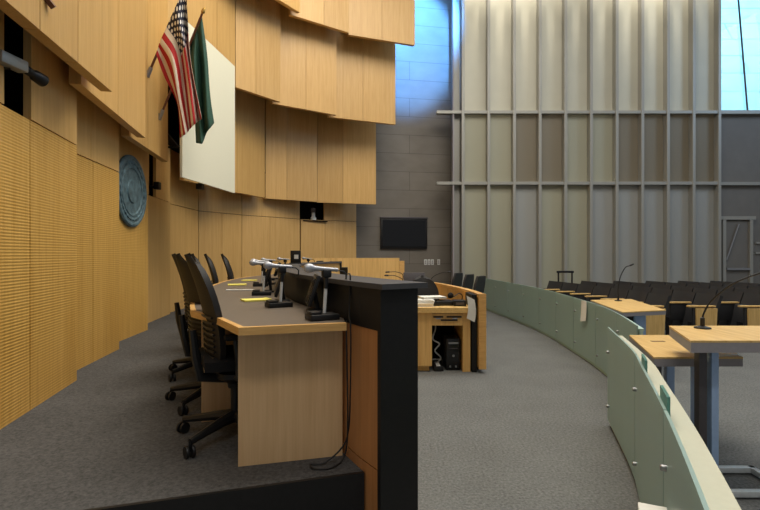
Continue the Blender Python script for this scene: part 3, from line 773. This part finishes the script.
# on the desk
for (x, y, z, w_, d_, h_, rz, lab) in ((.50, 5.95, .777, .30, .24, .045, .1, 'lowest white paper stack at the left front of the clerk desk'), (.545, 5.96, .822, .26, .22, .035, -.15, 'white paper stack lying on top of a lower stack on the clerk desk'), (.66, 6.1, .857, .30, .23, .022, .25, 'loose white sheets lying on the black telephone')):
    o = MB()
    if z > .85: z = .862
    n = 4
    for k in range(n): o.box((random.uniform(-.008, .008), random.uniform(-.008, .008), h_ * (k + .5) / n), (w_, d_, h_ / n), rz=random.uniform(-.05, .05))
    tag(o.build('paper_stack', M['paper'], None, False, (x, y, z), rz), lab, 'paper', 'paper stacks on the clerk desk')
ph = thing('telephone', 'black desk telephone in the middle of the clerk desk', 'telephone', (.78, 6.05, .777), .1)
MB().box((0, 0, .03), (.28, .22, .055), bev=.012).build('body', M['black_plastic'], ph)
MB().tube([(-.105, -.09, .066), (-.105, 0, .08), (-.105, .09, .066)], [.022, .016, .022], 10).build('handset', M['black_plastic'], ph)
MB().box((.05, 0, .06), (.12, .14, .008)).build('keypad', M['grey_col'], ph, False)
bb = thing('black_box', 'small black box at the right end of the clerk desk', 'box', (.985, 5.98, .777))
MB().box((0, 0, .035), (.15, .17, .068), bev=.006).build('case', M['black_plastic'], bb); MB().box((0, -.087, .035), (.10, .006, .03)).build('panel', M['grey_col'], bb, False)
fm = thing('foam_microphone', 'microphone with round black foam ball on a boom over the clerk desk', 'microphone', (1.075, 6.30, .777))
MB().lathe([(.05, 0), (.05, .012), (.014, .02), (.012, .05)], n=18).build('base', M['black_plastic'], fm)
tipm = px3(450.5, 295.5, 6.15) - fm.location
MB().tube(smooth3([Vector((0, 0, .04)), Vector((.0, -.02, .10)), Vector((-.05, -.05, .13)), Vector((tipm.x + .05, tipm.y, tipm.z - .01)), tipm]), .006, 8).build('boom', M['black_plastic'], fm)
MB().lathe([(.004, -.04), (.028, -.03), (.038, -.008), (.038, .01), (.026, .032), (.004, .04)], tipm, 18, Matrix.Rotation(R(75), 3, 'Y')).build('foam_ball', M['black_soft'], fm)
lp = thing('laptop', 'open dark laptop at the far left of the clerk desk', 'laptop', (.55, 7.35, .777), .1)
MB().box((0, 0, .012), (.32, .23, .02), bev=.004).build('keyboard_base', M['black_plastic'], lp)
MB().box((0, .14, .185), (.34, .012, .34), mat=Matrix.Rotation(R(-10), 3, 'X'), bev=.004).build('lid', M['grey_col'], lp)
sd = thing('side_desk', 'long maple side desk behind the clerk desk carrying the laptop', 'desk', (.02, 7.6, 0))
MB().box((0, 0, .747), (1.46, .66, .058)).build('desktop', M['wood_top'], sd, False)
for sx in (-.68, .68): MB().box((sx, 0, .36), (.04, .5, .715)).build('side_panel', M['wood_clerk'], sd, False)
# sheet taped on the screen corner
g = []
for i in range(6):
    v = i / 5
    g.append([Vector((.06 * u / 3 * 1.6 + .02 * math.sin(v * 3), -.01 - .008 * math.sin(u * 1.2 + v * 2), -.27 * v - .05 * u / 3)) for u in range(4)])
ts = MB().slab(g, .002).build('hanging_sheet', M['paper'], None, True, (1.03, 5.735, .925)); tag(ts, 'white sheet of paper hanging from the front corner of the clerk screen', 'paper')
# clerk chair
dup(ch0, (.66, 6.92, 0), R(-84), 'black swivel chair behind the clerk desk on the main floor', 'chairs on the main floor by the clerk desk')
dup(ch0, (-.27, 6.78, 0), R(86), 'black swivel chair at the side desk, its top just above the dais wall', 'chairs on the main floor by the clerk desk')
um = thing('upright_monitor', 'small upright black monitor at the left end of the side desk', 'monitor', (-.57, 7.6, .777))
MB().box((0, 0, .01), (.22, .16, .02), bev=.004).box((0, .02, .12), (.04, .03, .22)).build('stand', M['black_plastic'], um); MB().box((0, 0, .30), (.12, .05, .27), bev=.006).build('case', M['black_plastic'], um); MB().box((0, -.028, .30), (.10, .006, .24)).build('screen', M['tv'], um, False)

# gooseneck microphones on the far side
def gooseneck(name, label, base, pts, br=.045, group=None, rt=.006):
    base = Vector(base); t = thing(name, label, 'microphone', base, 0, group)
    MB().lathe([(br, 0), (br, .008), (br * .55, .014), (.014, .018), (.014, .07), (.006, .075)], n=18).build('base', M['black_plastic'], t)
    P = [Vector((0, 0, .06))] + [Vector(p) - base for p in pts]
    sp = smooth3(P); MB().tube(sp, rt, 8).build('neck', M['black_plastic'], t)
    d = (sp[-1] - sp[-2]).normalized()
    MB().tube([sp[-1] - d * .01, sp[-1], sp[-1] + d * .05, sp[-1] + d * .06], [.008, .012, .012, .006], 10).build('head', M['black_plastic'], t)
    return t
gooseneck('gooseneck_microphone', 'thin gooseneck microphone left of the laptop, bent low to the left', (.24, 7.3, .777), [px3(403, 281, 7.3), px3(396, 276, 7.25), px3(388, 275.5, 7.2)], rt=.005, group='goosenecks on the side desk')
gooseneck('gooseneck_microphone', 'thin gooseneck microphone behind the laptop, arching high to the left', (.30, 7.5, .777), [px3(403, 276, 7.5), px3(397, 272, 7.5), px3(389, 272, 7.45)], rt=.005, group='goosenecks on the side desk')
gooseneck('gooseneck_microphone', 'thin gooseneck microphone right of the laptop, leaning to the right', (.72, 7.5, .777), [px3(432, 278, 7.5), px3(441, 273, 7.5), px3(448, 272, 7.5)], rt=.005, group='goosenecks on the side desk')

# visitor chairs at the far end of the partition
def make_visitor():
    t = thing('visitor_chair', 'black padded chair by the far end of the glass partition, leftmost of three', 'chair', (0, 0, 0), 0, 'chairs at the far end of the partition')
    g = [[Vector((.22 + .10 * v - .05 * (1 - (y / 3) ** 2) * 0, y / 3 * .23 * (1 - .25 * max(0, v - .6) ** 2 * 6), .46 + .53 * v)) for y in range(-3, 4)] for v in [k / 7 for k in range(8)]]
    MB().slab(g, .04).build('backrest', M['seat_black'], t)
    MB().box((0, 0, .44), (.46, .46, .06), bev=.02).build('seat', M['black_soft'], t)
    for sx in (-.19, .19):
        for sy in (-.19, .19): MB().tube([(sx, sy, .0), (sx, sy, .42)], .013, 8).build('leg', M['black_plastic'], t)
    return t
vc = make_visitor()
for i, (x, y, lab) in enumerate(((1.53, 11.0, None), (1.64, 10.25, 'black padded chair by the far end of the glass partition, middle of three'), (1.72, 9.5, 'black padded chair by the far end of the glass partition, rightmost of three'))):
    if i == 0: vc.location = (x, y, 0); vc.rotation_euler.z = R(-35)
    else: dup(vc, (x, y, 0), R(-35), lab)

# ------------------------------------------------------------------ glass partition
def partition(name, label, pts, panels, core_top, glass_top, fins=(), ends=(0, 0), co=(.020, .102), cm_='cream'):
    pl = catmull(pts, 6); L = lengths(pl)[-1]
    t = thing(name, label, 'partition')
    core = cut(pl, ends[0], L - ends[1], 40)
    MB().strip(offset(core, -co[0]), offset(core, -co[1]), .002, core_top - .02).build('half_wall', M[cm_], t, False)
    MB().strip(offset(core, -co[0] + .008), offset(core, -co[1] - .008), core_top - .02, core_top).build('cap', M[cm_], t, False)
    for k in range(panels):
        a, b = L * k / panels + .006, L * (k + 1) / panels - .006
        seg = cut(pl, a, b, 8)
        gp = MB().strip(seg, offset(seg, -.012), .05, glass_top).build('glass_panel', M['glass'], t, False)
        for ss in (a + .08,):
            for z in (.18, .62):
                p, d = at_len(pl, ss); nn = Vector((d.y, -d.x))
                MB().lathe([(.012, 0), (.012, .018), (.009, .022)], (p.x + nn.x * .0, p.y + nn.y * .0, z), 12, Matrix(((nn.y, 0, nn.x), (-nn.x, 0, nn.y), (0, 1, 0)))).build('standoff', M['steel'], gp)
    for s in fins:
        p, d = at_len(pl, s); nn = Vector((-d.y, d.x))
        fb = MB(); fb.strip([p, p + d * .19], [p + nn * .012, p + d * .19 + nn * .012], core_top - .03, glass_top + .045); fb.build('glass_fin', M['glass_edge'], t, False).location = (nn.x * .014, nn.y * .014, 0)
    return t, pl
# polylines run from the near end to the far end, aisle side to the left
_, NP = partition('glass_partition', 'frosted glass partition with broad cream cap, the stretch nearest the viewer', [(.62, .85), (.77, 1.14), (1.087, 1.83), (1.40, 2.57), (1.60, 3.06), (1.89, 3.99)][::-1], 3, .75, .813, (1.35, 2.05), (.02, .0))
_, FP = partition('glass_partition', 'frosted green glass partition curving away along the far aisle', [(2.66, 12.4), (2.77, 11), (2.87, 9.3), (2.87, 8.2), (2.80, 7.26), (2.67, 5.95), (2.50, 5.1), (2.22, 4.15)], 9, .775, .80, co=(.022, .05), cm_='green_paint')
# taped sheet and white card box
def nearest(pl, px):
    best = min(range(len(pl)), key=lambda i: abs(px_of(pl[i]) - px)); return pl[best], (pl[min(best + 1, len(pl) - 1)] - pl[best - 1]).normalized()
p, d = nearest(FP, 586.5); nn = Vector((d.y, -d.x))
g = [[Vector((d.x * (u - .5) * .22 + nn.x * (.012 + .012 * v * v), d.y * (u - .5) * .22 + nn.y * (.012 + .012 * v * v), -.29 * v * (1 - .12 * u))) for u in (0, .33, .66, 1)] for v in (0, .2, .4, .6, .8, 1)]
tag(MB().slab(g, .002).build('taped_sheet', M['paper'], None, True, (p.x, p.y, .80)), 'white sheet of paper taped to the top of the far glass partition', 'paper')
p, d = at_len(NP, 2.45); nn = Vector((d.y, -d.x))
o = thing('card_box', 'small white card box fixed low on the near glass partition', 'box', (p.x + nn.x * .05, p.y + nn.y * .05, .455), math.atan2(d.y, d.x))
MB().box((0, 0, 0), (.16, .095, .06), bev=.003).build('box_body', M['paper'], o)

# ------------------------------------------------------------------ tables beyond the partition
def table(name, label, quad, z, th, legs, foot=None):
    c = sum((V2(p) for p in quad), Vector((0, 0))) / 4
    t = thing(name, label, 'table', (c.x, c.y, 0)); q = [(p[0] - c.x, p[1] - c.y) for p in quad]
    MB().prism(q, z - .012, z).build('tabletop', M['wood_top'], t, False)
    q2 = [(x * .998, y * .998) for x, y in q]
    MB().prism(q2, z - th, z - .012).build('edge_band', M['grey_edge'], t, False)
    for (x, y, w_, d_, m) in legs:
        MB().box((x - c.x, y - c.y, (z - th) / 2), (w_, d_, z - th - .003), bev=.004).build('leg', M[m], t)
    if foot:
        fb = MB()
        for i in range(len(foot)):
            a, b = V2(foot[i]) - c, V2(foot[(i + 1) % len(foot)]) - c
            dd = b - a; m_ = (a + b) / 2; fb.box((m_.x, m_.y, .03), (dd.length + .035, .038, .035), rz=math.atan2(dd.y, dd.x), bev=.003)
        fb.build('foot_frame', M['pale_steel'], t)
    return t
table('table', 'maple table standing behind the far glass partition in front of the seats', [(2.80, 5.54), (3.42, 5.74), (3.74, 7.15), (3.07, 7.0)], .75, .055, [(3.22, 5.95, .13, .05, 'blue_steel'), (3.04, 5.95, .03, .03, 'grey_edge'), (3.2, 6.75, .12, .05, 'blue_steel'), (3.05, 6.75, .03, .03, 'grey_edge')], [(3.0, 5.85), (3.3, 5.95), (3.3, 6.75), (3.05, 6.75)])
tb = table('table', 'lower maple table tucked under the taller one by the partition', [(1.78, 3.12), (2.36, 3.12), (2.72, 3.97), (2.06, 3.97)], .75, .062, [(2.14, 3.72, .06, .05, 'grey_col'), (2.24, 3.72, .06, .05, 'blue_steel'), (2.45, 3.72, .06, .05, 'blue_steel')])
MB().box((2.13 - tb.location.x, 3.68 - tb.location.y, .751), (.10, .03, .003)).build('grommet', M['tan'], tb, False)
table('table', 'tall maple table with thick grey edge at the right nearest the viewer', [(1.78, 2.75), (2.85, 2.75), (3.0, 3.32), (2.0, 3.32)], .924, .07, [(1.99, 2.98, .05, .05, 'grey_col'), (2.065, 2.98, .045, .05, 'blue_steel')], [(1.90, 2.79), (2.40, 2.79), (2.40, 3.1), (1.94, 3.1)])
gooseneck('gooseneck_microphone', 'long gooseneck microphone rising from the tall table at right', (2.15, 3.2, .924), [px3(704, 313, 3.2), px3(712, 300, 3.18), px3(732, 284, 3.12), px3(760, 273, 3.05), px3(776, 270, 3.0)], .05, rt=.006)
gooseneck('gooseneck_microphone', 'gooseneck microphone on the table behind the far glass partition', (3.40, 6.85, .75), [px3(618, 290, 6.85), px3(620, 278, 6.85), px3(625, 268, 6.85), px3(630, 265.5, 6.85)], .05, rt=.007)

# ------------------------------------------------------------------ auditorium seats
SW = .53
def make_seat(end):
    t = thing('auditorium_seat', '', 'seat', (0, 0, 0), 0, 'black fixed seats facing the dais')
    g = [[Vector((.14 + .13 * v - .02 * (1 - (y / 3) ** 2), y / 3 * (SW / 2 - .002), .42 + .375 * v)) for y in range(-3, 4)] for v in [k / 6 for k in range(7)]]
    MB().slab(g, .05).build('backrest', M['seat_black'], t)
    MB().box((.045, 0, .44), (.09, SW - .05, .40), bev=.025, mat=Matrix.Rotation(R(12), 3, 'Y')).build('seat_pad', M['seat_black'], t)
    MB().box((.02, 0, .19), (.12, .16, .376)).box((.02, 0, .012), (.3, .2, .02)).build('pedestal', M['black'], t, False)
    a = MB().box((-.04, -SW / 2, .50), (.30, .03, .27), bev=.004).build('arm_panel', M['seat_black'], t)
    MB().box((-.06, -SW / 2, .648), (.40, .065, .024), bev=.005).build('arm_cap', M['wood_top'], a)
    if end:
        e_ = MB().prism([(-.14, .003), (.12, .003), (.15, .62), (-.16, .62)], -.014, .014)
        o = e_.build('end_panel', M['wood_top'], t, False); o.rotation_euler = (R(90), 0, 0); o.location = (0, -SW / 2 - .036, 0)
    return t
sa, sb = make_seat(False), make_seat(True); ua = ub = False
ROWS = ['front', 'second', 'third', 'fourth', 'fifth', 'sixth']
for r in range(6):
    e0 = Vector((4.04 + .76 * r, 7.34)); e1 = Vector((3.68 + .74 * r, 10.80)); n = 7
    for k in range(n):
        t_ = (k + .02) / (n - .75); p = e0 + (e1 - e0) * t_; p.x += .10 * 4 * t_ * (1 - t_)
        dd = (e1 - e0) + Vector((.10 * 4 * (1 - 2 * t_), 0)); rz = math.atan2(dd.y, dd.x) - PI / 2
        if p.x / p.y > .90: continue
        L = 'black auditorium seat, %s from the near end of the %s row counted from the partition' % (ORD[k], ROWS[r])
        if k == 0:
            if not ub: o = sb; ub = True
            else: o = dup(sb, (0, 0, 0), 0)
        else:
            if not ua: o = sa; ua = True
            else: o = dup(sa, (0, 0, 0), 0)
        o.location = (p.x, p.y, 0); o.rotation_euler = (0, 0, rz); o['label'] = L
st = thing('folding_stand', 'black metal frame stand in front of the tall panelled screen wall', 'stand', (4.36, 11.3, 0))
for sx in (-.16, .16): MB().tube([(sx, 0, 0), (sx, 0, 1.02)], .02, 8).build('post', M['black_plastic'], st)
MB().box((0, 0, 1.0), (.40, .04, .05), bev=.006).build('top_bar', M['black_plastic'], st); MB().box((0, 0, .55), (.30, .03, .03)).build('cross_bar', M['black_plastic'], st, False)
